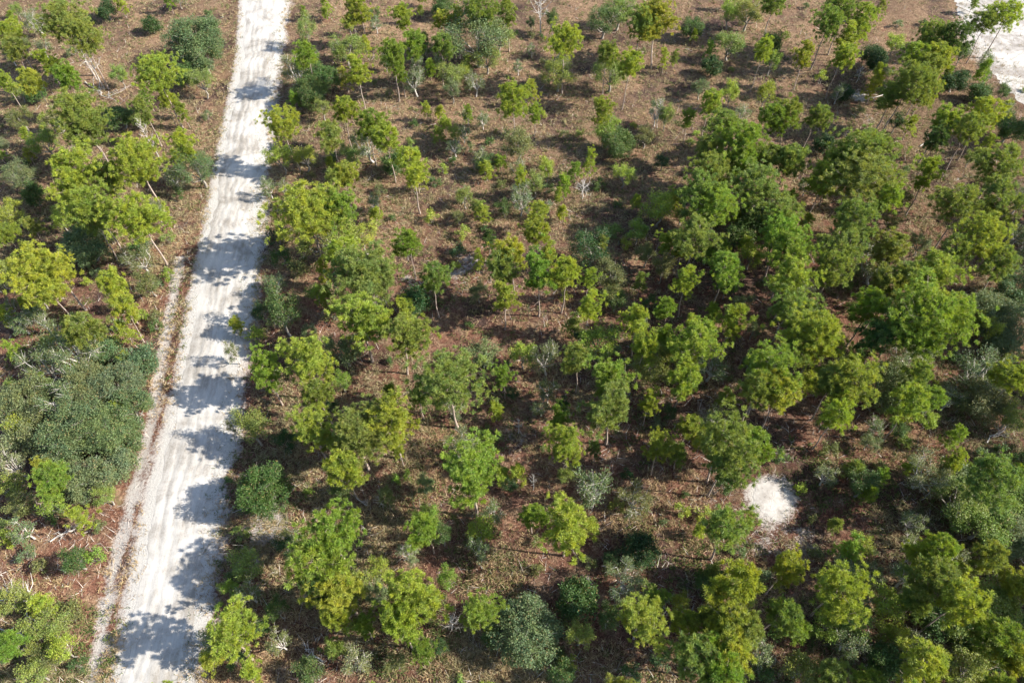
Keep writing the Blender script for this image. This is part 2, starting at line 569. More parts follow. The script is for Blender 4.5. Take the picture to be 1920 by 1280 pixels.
def make_pine(seed, W, CH, T, per=20, shape='round', open_=0.0):
    """crown width W, crown height CH, total height T; returns trunk mesh, crown mesh"""
    r_ = np.random.default_rng(seed)
    base = T - CH
    lean = r_.normal(size=2) * 0.012 * T
    n = 9
    tp = [(lean[0] * (i / n) ** 1.6 + 0.05 * math.sin(i * 1.3 + seed), lean[1] * (i / n) ** 1.6 + 0.05 * math.cos(i * 1.7 + seed), (T - 0.35) * i / n) for i in range(n + 1)]
    r0 = 0.0105 * T
    parts = [tube(tp, [r0 * (1.25 if i == 0 else 1) * (1 - 0.88 * i / n) for i in range(n + 1)], 6)]
    tp = np.array(tp)

    def trunk_at(z):
        return np.array([np.interp(z, tp[:, 2], tp[:, 0]), np.interp(z, tp[:, 2], tp[:, 1]), z])
    cen, dirs = [], []
    nl = int((15 if shape == 'round' else 19) * (0.8 + 0.2 * CH / 4) * (1 + W / 12))
    if shape == 'sapling':
        nl = int(9 + CH * 3.0)
    skew = r_.normal(size=2) * 0.10 * W
    for i in range(nl):
        t = (i + r_.random() * 0.8) / nl
        z = base + CH * (0.02 + 0.90 * t)
        if shape == 'round':
            prof = math.sqrt(max(0.03, 1 - abs(2 * (t - 0.42)) ** 2.6 * 0.70))
        elif shape == 'tall':
            prof = math.sqrt(max(0.05, 1 - abs(2 * (t - 0.5)) ** 2 * 0.72)) * (0.72 + 0.28 * math.sin(i * 2.1 + seed))
        else:
            prof = (1 - 0.8 * t) * (0.8 + 0.3 * r_.random())
        ang = i * 2.399 + r_.normal() * 0.45
        if r_.random() < open_:
            prof *= 0.5
        L = W * 0.5 * prof * (0.58 + 0.55 * r_.random())
        rise = L * (0.15 + 0.55 * t + r_.normal() * 0.12)
        p0 = trunk_at(z - rise * 0.5)
        dv = np.array([math.cos(ang), math.sin(ang), 0])
        side = np.array([-math.sin(ang), math.cos(ang), 0])
        pts = [p0 + dv * L * k + np.array([0, 0, rise * (k ** 1.5)]) + side * L * 0.08 * math.sin(k * 3 + i) + np.array([skew[0], skew[1], 0]) * k * prof for k in (0, 0.35, 0.7, 1.0)]
        rb = max(0.018, r0 * 0.32 * (1 - 0.6 * t))
        parts.append(tube(pts, [rb, rb * .75, rb * .5, rb * .2], 4))
        P = np.array(pts)
        nt_ = max(3, int(L * 4.6 * max(1.0, W / 4.8)))
        for j in range(nt_):
            k = 0.30 + 0.70 * (j + r_.random()) / nt_
            q = np.array([np.interp(k, [0, .35, .7, 1], P[:, a_]) for a_ in range(3)])
            spread = 0.24 * L * (1.15 - 0.5 * k) + 0.16
            tips = 1 if shape == 'sapling' else (1 if k < .5 else 2)
            for m_ in range(tips):
                off = r_.normal(size=3) * spread * np.array([1, 1, 0.55])
                tip = q + off + np.array([0, 0, 0.15])
                if m_ == 0 and L > 1.2 and j % 3 == 0:
                    parts.append(tube([q, tip], [rb * .35, rb * .12], 3))
                d_ = off + dv * 0.4 + np.array([0, 0, 0.55])
                d_ /= np.linalg.norm(d_)
                for sub in range(3):
                    cen.append(tip + r_.normal(size=3) * 0.11)
                    dirs.append(d_)
    top = trunk_at(T - 0.35)
    for j in range(max(2, int(W * 2.2))):
        cen.append(top + r_.normal(size=3) * np.array([.22 * W / 2, .22 * W / 2, .25]))
        dirs.append(np.array([0, 0, 1.0]))
    cen, dirs = np.array(cen), np.array(dirs)
    # dead stubs on the bare trunk
    if base > 3:
        for j in range(5):
            z = base * (0.55 + 0.42 * r_.random())
            a_ = r_.random() * 6.28
            q = trunk_at(z)
            parts.append(tube([q, q + np.array([math.cos(a_), math.sin(a_), 0.15]) * (0.3 + 0.7 * r_.random())], [0.025, 0.008], 3))
    tv, tf = join([(v, f) for v, f in parts])
    nv, nf = needles(r_, cen, dirs, per, 0.32 if shape != 'sapling' else 0.27, 0.033)
    return mesh_from('pine_trunk', tv, tf, M_BARK, True), mesh_from('pine_crown', nv, nf, M_NEEDLE)


def make_broad(seed, W, CH, T, nleaf, size, lobes=11, dense=True, bark=None, stems=1):
    """broadleaf crown of many leaf-sized faces round uneven lobes"""
    r_ = np.random.default_rng(seed)
    bark = bark or M_OAKBARK
    base = T - CH
    parts = []
    R = W / 2
    cz = base + CH * 0.5
    lob = []
    for i in range(lobes):
        a_ = i * 2.399 + r_.normal() * .4
        u = (i + .5) / lobes
        z = cz + CH * 0.5 * (u * 2 - 1) * 0.62 + r_.normal() * 0.04 * CH
        rr_ = R * (0.35 + 0.42 * math.sqrt(r_.random())) * math.sqrt(max(0.1, 1 - ((z - cz) / (CH * .55)) ** 2))
        lob.append(np.array([rr_ * math.cos(a_), rr_ * math.sin(a_), z]))
    lob.append(np.array([0, 0, cz + CH * .2]))
    for s_ in range(stems):
        off = np.array([0.0, 0, 0]) if stems == 1 else np.append(r_.normal(size=2) * 0.10 * W, 0)
        j0 = off + np.array([r_.normal() * .05 * W, r_.normal() * .05 * W, max(0.15, base * 0.8)])
        r0 = 0.030 * W / math.sqrt(stems)
        parts.append(tube([off, (off + j0) / 2 + np.append(r_.normal(size=2) * .03 * W, 0), j0], [r0 * 1.3, r0, r0 * .85], 6))
        for i, lc in enumerate(lob):
            if i % stems != s_:
                continue
            mid = (j0 + lc) / 2 + r_.normal(size=3) * 0.07 * W
            parts.append(tube([j0, mid, lc], [r0 * .62, r0 * .4, r0 * .14], 4))
            for t_ in range(4 if dense else 7):
                e = lc + unit(r_, 1)[0] * R * .42
                parts.append(tube([mid * .3 + lc * .7, e], [r0 * .2, r0 * .05], 3))
    tv, tf = join(parts)
    # clusters on the lobes
    ncl = int(nleaf / 26)
    li = r_.integers(0, len(lob), ncl)
    LR = R * (0.20 + 0.26 * r_.random(len(lob)))
    du = unit(r_, ncl, 0.25)
    rad = LR[li] * (0.45 + 0.68 * r_.random(ncl) ** 0.7 if dense else 0.2 + 0.95 * r_.random(ncl))
    cc = np.array(lob)[li] + du * rad[:, None]
    cc[:, 2] = np.maximum(cc[:, 2], 0.12)
    p = np.repeat(cc, 26, 0) + r_.normal(size=(ncl * 26, 3)) * (0.17 if W > 3 else 0.11) * (1.0 if dense else 1.1)
    p[:, 2] = np.maximum(p[:, 2], 0.04)
    lv, lf = leaves(r_, p, size)
    return mesh_from('oak_trunk', tv, tf, bark, True), mesh_from('oak_crown', lv, lf, M_LEAF)


def make_dead(seed, T, spread=0.5):
    r_ = np.random.default_rng(seed)
    tp = [np.array([0.03 * T * math.sin(i * .8 + seed), 0.03 * T * math.cos(i * .7), T * i / 6]) for i in range(7)]
    tp[0][:2] = 0
    r0 = 0.018 * T
    tr = tube(tp, [r0 * (1 - .85 * i / 6) for i in range(7)], 6)
    br = []
    P = np.array(tp)
    for i in range(22):
        t = 0.3 + 0.68 * i / 22
        q = np.array([np.interp(t * T, P[:, 2], P[:, k]) for k in range(3)])
        a_ = i * 2.4 + r_.normal() * .3
        L = spread * T * (1.15 - t) * (0.6 + .5 * r_.random())
        d = np.array([math.cos(a_), math.sin(a_), 0.45 + r_.normal() * .2])
        e1 = q + d * L * .55 + r_.normal(size=3) * .05 * L
        e2 = q + d * L + np.array([0, 0, .2 * L])
        br.append(tube([q, e1, e2], [r0 * .36, r0 * .24, r0 * .08], 4))
        for k in range(4):
            br.append(tube([e1, e1 + (d * .4 + r_.normal(size=3) * .55) * L * .45], [r0 * .16, r0 * .05], 3))
            br.append(tube([e2 * .7 + e1 * .3, e2 + (r_.normal(size=3) * .5) * L * .4], [r0 * .12, r0 * .04], 3))
    v, f = join(br)
    return mesh_from('snag_trunk', tr[0], tr[1], M_DEAD, True), mesh_from('snag_branches', v, f, M_DEAD, True)


def extent(W, CH, T, tr_cr):
    """replace the asked sizes with the measured spread of the crown"""
    me = tr_cr[1]
    co = np.empty(len(me.vertices) * 3, dtype=np.float32)
    me.vertices.foreach_get('co', co)
    co = co.reshape(-1, 3)
    cx, cy = np.median(co[:, 0]), np.median(co[:, 1])
    Wm = 2 * np.percentile(np.hypot(co[:, 0] - cx, co[:, 1] - cy), 93)
    top = np.percentile(co[:, 2], 99)
    return (float(Wm), float(top - np.percentile(co[:, 2], 3)), float(top)) + tr_cr


# library of tree shapes: key -> list of (W, CH, T, trunk, crown)
LIB = {'P': [], 'L': [], 'S': [], 'p': [], 'O': [], 'D': [], 'G': [], 'X': []}
sd = 100
for (W, CH, T, sh) in [(3.6, 3.8, 9.5, 'round'), (3.6, 5.0, 10.0, 'tall'), (3.4, 3.2, 8.8, 'round'), (4.8, 4.4, 10.8, 'round'), (5.0, 5.6, 11.5, 'tall'), (4.8, 4.0, 10.5, 'round'),
                       (5.0, 6.6, 12.5, 'tall'), (6.2, 5.2, 12.0, 'round'), (6.4, 6.8, 13.0, 'tall'), (6.0, 5.6, 12.5, 'round'), (7.8, 6.4, 13.5, 'round'), (8.0, 7.2, 14.0, 'tall')]:
    sd += 1
    LIB['P'].append(extent(W, CH, T, make_pine(sd, W, CH, T, 34 if W < 5.5 else 30, sh, 0.12)))
for (W, CH, T) in [(2.0, 3.6, 5.0), (1.5, 2.8, 3.6), (2.6, 4.4, 6.2), (1.9, 3.0, 4.4)]:
    sd += 1
    LIB['p'].append(extent(W, CH, T, make_pine(sd, W, CH, T, 26, 'sapling')))
for (W, CH, T, nl_) in [(3.2, 2.8, 4.2, 4800), (4.4, 3.6, 5.2, 8000), (3.8, 3.4, 5.6, 6000), (5.6, 4.2, 6.2, 11000)]:
    sd += 1
    LIB['O'].append(extent(W, CH, T, make_broad(sd, W, CH, T, nl_, 0.068, 10, False)))
for (W, CH, T, nl_) in [(3.2, 2.8, 3.4, 9000), (4.6, 4.0, 5.0, 17000), (6.2, 4.8, 6.2, 27000), (5.0, 3.8, 4.8, 17000)]:
    sd += 1
    LIB['D'].append(extent(W, CH, T, make_broad(sd, W, CH, T, nl_, 0.075, 15, True)))
for (W, CH, T, nl_) in [(3.4, 3.2, 4.8, 3200), (4.8, 4.2, 6.0, 6000), (2.6, 2.6, 3.6, 2000)]:
    sd += 1
    LIB['G'].append(extent(W, CH, T, make_broad(sd, W, CH, T, nl_, 0.06, 10, False, M_DEAD)))
for (W, CH, T, nl_) in [(1.3, .95, 1.0, 700), (1.9, 1.3, 1.4, 1300), (1.0, .8, .85, 450), (1.6, 1.7, 1.8, 900)]:
    sd += 1
    LIB['S'].append(extent(W, CH, T, make_broad(sd, W, CH, T, nl_, 0.065, 7, False, None, 3)))
for k in range(3):
    LIB['X'].append((4.0, 6.0, 8.0) + make_dead(500 + k, 8.0, 0.42))

COL = {  # crown colours (their own, linear)
    'y': (0.300, 0.360, 0.052), 'b': (0.200, 0.295, 0.042), 'm': (0.205, 0.265, 0.062), 'd': (0.030, 0.080, 0.024), 'g': (0.150, 0.195, 0.090),
    'k': (0.072, 0.135, 0.036), 'o': (0.150, 0.165, 0.060), 'h': (0.105, 0.165, 0.072)}
WORD = {'y': 'yellow-green', 'b': 'bright-green', 'm': 'mid-green', 'd': 'dark-green', 'g': 'grey-green', 'k': 'deep-green', 'o': 'olive', 'h': 'blue-green'}

# kind, crown centre x, y, crown width, crown height in photo pixels, colour
SPEC = """
P 695 525 108 112 m;P 677 605 92 90 y;P 750 640 75 110 m;p 760 578 42 45 y;P 580 682 85 95 y;P 600 738 50 40 m;O 530 590 62 80 k;D 490 582 32 40 d
S 480 627 34 30 y;P 495 692 56 75 b;O 617 442 100 55 m;P 642 472 60 45 y;O 680 442 50 45 y;P 767 457 44 52 b;S 527 482 32 40 k;S 520 440 38 34 d
S 560 500 44 34 o;p 605 510 24 55 y;O 596 548 38 30 b;p 611 562 26 45 b;P 812 530 50 82 m;D 776 563 52 40 d;G 512 532 40 34 g;S 625 588 40 26 o
O 645 655 66 34 g;P 845 722 122 108 m;G 702 549 62 44 g;p 917 453 26 38 k;P 1018 440 46 44 y;P 962 474 52 44 y;P 945 508 60 56 m;P 945 562 50 96 y
p 897 487 18 48 y;O 897 542 34 26 g;P 1012 520 62 100 b;P 1057 518 52 70 y;p 1028 478 28 40 y;P 1102 525 34 46 y;P 1102 577 48 50 y;p 1072 612 34 34 m
O 1110 462 72 42 d;p 1128 462 24 40 m;O 1145 515 60 38 o;O 1147 548 42 34 o;P 1197 600 50 56 y;P 1205 645 48 44 y;O 1125 642 68 42 b;D 1090 632 32 30 d
P 1087 668 48 40 m;G 1025 667 46 56 g;O 980 662 44 40 y;P 945 704 40 60 b;O 905 660 52 34 g;P 1150 715 74 90 b;P 1147 768 80 80 m;P 1252 455 36 60 y
O 1243 498 34 44 o;P 1254 582 36 60 b;P 1249 635 38 50 b;O 1225 682 68 50 m;p 1200 530 24 36 m;S 1175 457 22 20 y;O 1212 474 36 30 o;S 1147 432 34 20 m
O 1196 430 40 26 b;S 867 436 26 22 y;S 860 470 30 24 d;S 852 497 18 16 y;P 587 808 80 92 y;P 668 822 104 100 m;P 640 868 66 50 y;P 731 790 86 86 y
P 746 835 40 46 y;D 535 828 42 52 d;O 470 800 54 62 m;D 492 920 84 104 k;O 640 926 36 50 k;S 575 922 17 16 b;p 725 932 26 54 g;S 742 897 18 18 b
S 763 890 16 18 b;p 733 737 24 38 b;D 622 762 28 26 d;O 640 712 34 28 b;P 785 745 42 60 b;O 797 962 42 32 b;P 802 992 56 52 b;G 850 762 40 30 g
G 866 840 66 50 g;P 885 905 104 130 b;p 937 887 30 26 y;P 1047 790 44 56 b;p 1057 762 24 28 d;P 1066 838 64 74 y;O 1060 885 32 22 m;P 1215 757 40 64 y
P 1237 832 52 96 y;D 1256 775 28 34 d;G 1115 918 64 80 g;G 1190 940 70 44 o;S 935 817 16 24 g;p 1117 842 24 38 k;P 997 967 48 42 b;P 1062 990 84 90 y
O 905 990 48 30 y;G 1027 728 38 36 g;D 962 735 24 20 d;S 1177 890 22 16 d;D 955 907 30 18 d;S 982 906 13 16 y;P 622 1000 98 72 b;P 602 1050 96 70 y
P 588 1100 58 56 k;P 642 1110 88 84 y;P 632 1160 56 56 y;P 762 1112 94 90 y;P 750 1170 66 44 y;P 683 1172 48 46 b;O 676 1092 48 34 m;G 657 1130 34 26 g
p 770 1192 28 38 b;P 795 1222 44 34 b;D 822 1212 30 34 d;P 430 1200 88 92 y;O 515 1140 38 46 k;G 520 1200 42 56 o;O 460 1055 58 34 m;O 434 1098 30 30 b
G 462 1108 44 44 g;D 535 1022 42 24 d;S 452 1000 30 26 m;G 542 1000 34 26 o;O 707 1064 40 30 y;G 765 1034 40 32 g;O 807 1120 34 44 m;D 486 1175 36 30 k
P 892 1142 66 92 y;p 921 1187 20 22 y;O 837 1084 36 40 b;G 900 1027 40 50 g;O 828 1000 36 42 k;D 985 1180 108 76 g;D 1082 1118 68 64 k;O 1085 1190 46 56 m
G 1172 1086 74 56 g;D 1202 1032 60 50 d;D 1147 1045 32 26 d;P 1204 1157 84 96 y;O 1140 1157 40 46 k;P 1236 1115 40 70 b;S 1045 1225 26 18 k;D 925 1192 40 40 d
P 120 38 80 56 m;P 150 66 66 50 m;P 17 58 42 38 y;P 20 92 48 40 m;P 86 113 34 34 y;P 120 144 40 34 b;P 58 144 34 30 y;P 10 156 30 40 y
D 65 172 34 26 k;D 370 72 88 58 h;D 380 106 66 46 h;O 375 150 40 36 m;P 295 137 74 48 y;D 344 138 34 36 k;P 310 192 28 40 y;P 268 203 34 46 m
D 223 217 50 34 k;O 220 137 30 24 m;P 148 210 88 50 m;P 165 242 66 40 m;O 80 268 52 30 b;p 344 213 18 36 b;P 347 268 40 54 y;O 368 310 60 54 h
P 254 300 94 50 y;P 144 308 78 50 y;P 128 344 58 44 y;P 199 332 60 40 m;O 31 327 54 40 g;D 62 362 34 40 k;P 172 378 80 46 b;P 258 402 90 56 y
P 168 408 60 40 m;O 20 395 42 30 y;D 199 17 36 20 d;D 282 46 30 20 d;O 34 220 40 24 o;G 65 38 40 24 g;P 90 489 98 58 y;O 31 506 58 36 m
P 86 533 60 40 y;P 10 440 38 40 b;D 162 458 78 46 h;P 206 533 46 44 y;P 220 571 44 28 y;S 268 588 18 22 y;G 258 485 54 30 o;O 275 527 44 26 o
S 313 516 22 24 b;P 144 612 60 40 m;O 93 640 40 26 y;G 137 654 96 40 g;G 86 678 78 50 g;D 196 657 50 40 h;D 258 678 64 46 h;D 220 719 88 50 g
D 247 770 78 56 h;D 165 730 90 50 g;G 120 746 88 46 g;D 48 750 86 56 g;D 137 808 104 56 h;D 203 808 88 50 g;D 58 810 78 56 g;D 234 827 56 46 h
p 440 612 28 32 y;G 436 655 28 34 o;G 430 795 20 36 o;D 117 854 70 40 g;P 103 890 58 56 b;O 100 946 38 40 b;D 172 902 76 50 g;D 220 871 58 44 g
O 192 926 40 30 m;G 17 867 42 50 g;O 20 909 46 34 m;S 179 1040 32 40 b;S 10 1012 30 40 y;G 38 991 44 30 g;S 130 1142 50 28 o;O 79 1177 68 44 m
P 20 1218 56 40 b;O 113 1215 46 44 y;O 62 1262 50 30 m;S 186 985 26 20 o;P 675 20 34 36 y;P 758 28 40 40 y;D 830 10 40 22 k;P 830 45 34 48 y
P 856 31 30 40 y;P 898 20 58 34 m;P 953 20 40 44 m;O 895 69 100 60 g;O 935 64 50 44 m;O 912 103 50 34 m;P 775 72 44 34 b;p 795 79 28 30 m
P 822 79 38 34 m;P 734 100 50 34 b;P 753 134 30 58 b;P 658 26 38 44 y;O 575 52 34 40 m;P 575 100 40 36 b;O 648 89 58 40 m;P 668 127 44 44 y
G 551 130 58 40 g;D 600 148 58 34 k;D 582 172 60 30 k;p 551 189 20 30 b;P 534 230 58 52 y;P 641 203 40 38 y;p 648 146 30 34 y;P 688 232 48 44 b
P 620 256 48 46 m;P 727 263 48 48 y;P 771 302 58 44 y;D 737 304 40 34 k;G 692 268 58 44 g;P 641 326 42 36 y;O 655 285 40 30 m;O 569 292 40 30 y
O 524 292 46 40 y;P 572 388 110 58 y;P 637 385 76 46 b;p 806 127 20 26 y;O 844 137 48 34 m;O 847 165 30 26 g;G 778 148 40 34 g;p 875 120 24 30 m
P 964 186 60 52 y;P 1002 213 30 36 y;p 878 215 16 52 b;p 826 210 18 22 y;O 854 247 20 26 m;p 823 251 20 28 m;S 771 268 18 22 m;O 971 268 58 34 o
G 902 292 30 26 g;p 912 316 28 26 y;p 978 340 24 48 y;O 1026 316 24 30 y;O 871 364 30 26 m;p 895 388 24 26 m;S 775 344 20 26 y;G 699 378 30 24 g
S 810 405 26 22 y;P 1015 396 38 30 y;p 1046 364 14 24 y;D 995 41 16 26 d;O 1036 34 22 30 k;O 1047 76 34 30 y;P 1057 79 64 52 y;O 1047 134 56 24 m
P 1177 120 50 46 y;P 1136 103 38 34 m;O 1146 134 58 28 m;O 1132 34 56 40 k;P 1232 50 74 74 y;P 1201 38 56 46 m;D 1297 52 40 30 k;O 1160 17 58 30 m
P 1431 86 38 30 y;D 1449 80 34 34 k;O 1449 110 26 30 b;O 1404 20 56 34 m;O 1370 20 38 34 y;O 1370 79 48 28 m;D 1335 124 36 22 d;O 1370 172 30 34 y
O 1438 172 30 36 y;G 1232 203 26 52 g;P 1136 206 36 44 y;O 1143 243 48 34 b;D 1160 267 58 34 k;O 1249 213 28 30 m;P 1291 220 28 34 b;P 1332 186 38 34 y
P 1352 234 58 50 m;P 1328 285 48 44 m;P 1456 220 58 44 b;P 1421 268 80 50 b;P 1335 320 66 50 m;P 1318 350 72 50 m;P 1387 309 58 44 b;P 1438 292 58 44 m
P 1476 296 54 44 m;P 1431 346 84 56 m;P 1346 385 78 52 y;O 1297 406 46 34 m;O 1239 388 58 50 y;p 1108 309 30 46 y;O 1170 323 38 22 y;D 1242 302 28 18 d
S 1022 306 24 24 y;P 1469 406 76 52 m;D 1421 406 66 40 k;P 1617 41 46 66 y;P 1593 69 48 44 y;P 1579 100 38 30 y;P 1552 38 54 44 m;P 1510 103 38 44 y
S 1541 144 20 30 y;P 1586 10 56 30 m;P 1449 7 52 24 m;p 1651 17 28 30 m;p 1648 141 20 38 y;D 1641 107 48 26 d;D 1584 172 30 22 d;P 1785 62 56 40 k
P 1744 65 58 44 m;P 1889 27 54 44 y;P 1854 41 38 34 m;p 1844 134 20 40 b;P 1758 103 48 38 y;P 1710 107 54 48 b;P 1744 127 54 44 m;P 1700 148 74 46 m
P 1672 179 48 44 m;P 1734 165 48 34 y;D 1792 151 44 30 d;D 1837 172 36 26 k;P 1851 206 58 44 y;P 1823 234 54 38 m;P 1768 220 48 34 y;P 1761 254 48 34 k
p 1706 234 30 36 y;D 1682 227 26 34 d;P 1483 213 48 44 m;P 1528 217 38 34 m;D 1545 268 34 26 d;P 1620 292 100 52 m;P 1572 299 58 44 b;P 1614 344 120 66 m
P 1545 337 66 44 y;P 1669 361 58 50 y;P 1744 323 46 52 y;P 1871 309 76 50 m;P 1878 378 86 72 m;P 1810 378 76 52 m;D 1896 240 58 34 k;P 1462 292 40 34 m
P 1603 405 76 44 m;P 1301 440 76 48 m;P 1280 467 40 48 y;D 1390 440 48 34 k;P 1466 437 76 44 b;P 1483 471 76 52 b;P 1487 518 76 56 y;P 1580 465 78 52 m
P 1569 497 66 40 m;P 1360 502 66 50 b;P 1287 533 46 66 y;P 1480 567 86 58 m;P 1672 468 66 44 m;G 1648 495 76 40 g;P 1700 516 74 50 m;P 1672 533 58 44 m
P 1758 502 84 50 y;P 1796 471 66 46 m;P 1844 437 86 56 y;P 1886 489 60 46 m;P 1377 605 58 56 y;P 1315 626 48 46 b;P 1538 633 92 86 y;P 1494 642 66 50 m
P 1741 602 130 92 b;P 1690 605 90 66 m;P 1655 633 58 50 k;P 1775 581 76 58 y;P 1638 564 58 46 b;G 1707 660 86 44 g;D 1903 540 74 56 h;D 1862 585 84 60 g
D 1880 633 60 44 g;P 1305 643 84 66 y;G 1335 685 58 44 g;P 1284 702 58 52 y;P 1442 688 92 68 b;P 1466 730 76 60 y;P 1418 732 70 52 m;p 1514 719 36 46 y
P 1597 702 86 66 y;P 1562 719 58 50 m;P 1569 772 66 46 y;D 1672 722 92 56 g;P 1724 695 50 42 m;P 1717 750 66 48 y;P 1755 750 46 40 b;G 1844 695 84 46 g
P 1903 712 56 40 y;D 1844 746 76 44 g;P 1363 815 94 52 m;P 1404 822 66 44 b;P 1291 798 48 40 y;S 1693 822 34 24 m;P 1357 862 84 36 m;P 1400 850 50 40 y
S 1279 957 28 26 y;P 1364 992 86 68 m;S 1502 914 22 20 y;p 1630 925 26 36 b;G 1736 886 76 50 g;D 1789 900 66 46 g;P 1793 861 38 36 y;P 1860 900 100 70 m
D 1889 950 84 56 m;O 1807 939 84 50 m;D 1842 989 90 56 m;D 1896 1006 76 50 g;P 1862 1040 56 44 m;P 1470 1070 58 44 y;P 1584 1092 96 72 y;P 1568 1146 38 34 y
O 1605 1166 58 40 m;P 1722 1028 56 56 y;P 1765 1038 66 46 b;P 1736 1070 76 50 m;P 1793 1074 56 50 y;P 1410 1095 76 56 y;O 1393 1124 46 40 m;P 1368 1160 84 56 y
P 1403 1168 74 50 m;O 1279 1124 30 34 b;P 1286 1160 56 46 y;P 1318 1170 56 46 m;D 1336 1095 56 40 k;P 1375 1212 94 56 y;P 1311 1223 76 50 m;P 1346 1256 92 50 b
G 1435 1223 48 34 g;P 1467 1141 58 46 m;O 1505 1254 66 30 m;G 1594 1202 56 40 g;P 1714 1141 56 46 m;O 1693 1194 38 36 y;D 1771 1159 76 50 k;P 1807 1130 74 50 y
D 1860 1134 90 56 m;P 1906 1102 56 44 y;D 1824 1187 84 50 m;P 1878 1177 84 50 b;D 1842 1214 76 46 k;P 1902 1232 76 50 y;P 1736 1258 94 44 y;O 1814 1258 76 40 m
D 1665 1240 64 40 k;P 1550 1268 60 34 m;P 1620 1275 60 34 b;P 1880 1275 70 34 y;P 300 1300 50 40 y;P 1180 1300 70 50 m;P 900 1310 70 50 y
"""
# ------------------------------------------------------------------ place the trees
GROUPS = {'P': ('pine_tree', 'tree', 'pines of the open woodland'), 'p': ('pine_sapling', 'young pine', 'young pines under the taller trees'),
          'O': ('oak_tree', 'tree', 'scrub oaks between the pines'), 'D': ('live_oak', 'tree', 'dense evergreen oaks'),
          'G': ('sparse_oak', 'tree', 'thin grey-green oaks'), 'S': ('shrub', 'shrub', 'low shrubs on the forest floor'),
          'X': ('dead_tree', 'dead tree', 'bleached dead trees')}
PROTO = {}
PLACED = []
rp = random.Random(5)


def place(kind, x, y, W, CH, T, col, px=None, py=None, off=False):
    """one tree: an Empty at its foot with its own trunk and crown"""
    best, bs = None, 1e9
    for e in LIB[kind]:
        s = abs(math.log(W / e[0])) + 0.8 * abs(math.log((CH / W) / (e[1] / e[0]))) + rp.random() * 0.30
        if s < bs:
            best, bs = e, s
    name, cat, grp = GROUPS[kind]
    root = bpy.data.objects.new(name, None)
    C.objects.link(root)
    root.empty_display_size = 0.3
    root.location = (x, y, -0.05)
    sx = W / best[0]
    sz = T / best[2]
    root.scale = (sx, sx * (0.94 + 0.12 * rp.random()), sz)
    root.rotation_euler = (rp.gauss(0, 0.035), rp.gauss(0, 0.035), rp.random() * 6.283)
    t = link('trunk', best[3], root)
    c_ = link('crown', best[4], root)
    if kind == 'X':
        c_.name = 'branches'
    else:
        b = COL[col]
        j = [rp.gauss(1, 0.07) for _ in range(3)]
        k = rp.gauss(1.05, 0.06)
        c_.color = (b[0] * j[0] * k, b[1] * k, b[2] * j[2] * k, 1)
    root['category'] = cat
    root['group'] = grp
    if px is None:
        px, py = pixel(x, y, T - CH / 2)
    PLACED.append(dict(o=root, kind=kind, x=x, y=y, W=W, T=T, col=col, px=px, py=py))
    return root


def from_photo(kind, px, py, w, hh, col):
    if kind == 'P':
        zc = 8.2
    elif kind == 'p':
        zc = 3.0
    elif kind == 'S':
        zc = 0.6
    else:
        zc = 3.0
    dep = depth_at(px, py, zc)
    W = w * dep / FOC * 1.10
    d = RN @ np.array([px - 960.0, 640.0 - py, -FOC])
    d /= np.linalg.norm(d)
    sn, cs = -d[2], math.hypot(d[0], d[1])
    H_ = hh * dep / FOC * 1.15
    CH = math.sqrt(max(H_ ** 2 - (W * sn) ** 2 * 0.9, (0.72 * W) ** 2 * cs ** 2)) / max(cs, 0.35)
    if kind == 'P':
        CH = min(max(CH, 0.80 * W, 2.6), 1.5 * W)
        T = max(CH + 2.6, 5.9 + 0.80 * W + rp.gauss(0, 0.5)) if W > 2.6 else CH + 2.6
        T = min(T, 14.5)
    elif kind == 'p':
        CH = min(max(CH, 1.1 * W), 2.6 * W)
        T = CH + 0.8
    elif kind == 'S':
        CH = min(max(CH, 0.6 * W), 1.2 * W)
        T = CH + 0.05
    elif kind == 'D':
        CH = min(max(CH, 0.72 * W), 1.1 * W)
        T = CH * 1.12 + 0.3
    else:
        CH = min(max(CH, 0.75 * W), 1.4 * W)
        T = CH + 1.5
    if kind == 'D' and W < 2.5:
        kind, T = 'O', T + 0.3
    zc = T - CH / 2
    x, y = at(px, py, zc)
    place(kind, x, y, W, CH, T, col, px, py)


for line in SPEC.replace('\n', ';').split(';'):
    q = line.split()
    if len(q) == 6:
        from_photo(q[0], float(q[1]), float(q[2]), float(q[3]), float(q[4]), q[5])

# dead standing trees: base pixel, height
for (bx, by, T, sp) in [(1014, 66, 8.5, .75), (1092, 372, 3.2, 1.3), (1098, 1098, 2.6, .8), (972, 812, 3.2, .7), (762, 1048, 3.0, .9), (1232, 240, 5.0, .7),
                        (196, 166, 9.5, .5), (182, 150, 9.0, .45), (300, 300, 7.5, .5), (848, 1178, 3.0, .9), (718, 1010 - 60, 2.6, .9), (1000, 918, 3.4, .5), (1605, 155, 3.0, 1.0)]:
    x, y = at(bx, by)
    place('X', x, y, 4.0 * sp * T / 8.0, 6.0 * T / 8.0, T, 'g', bx, by)

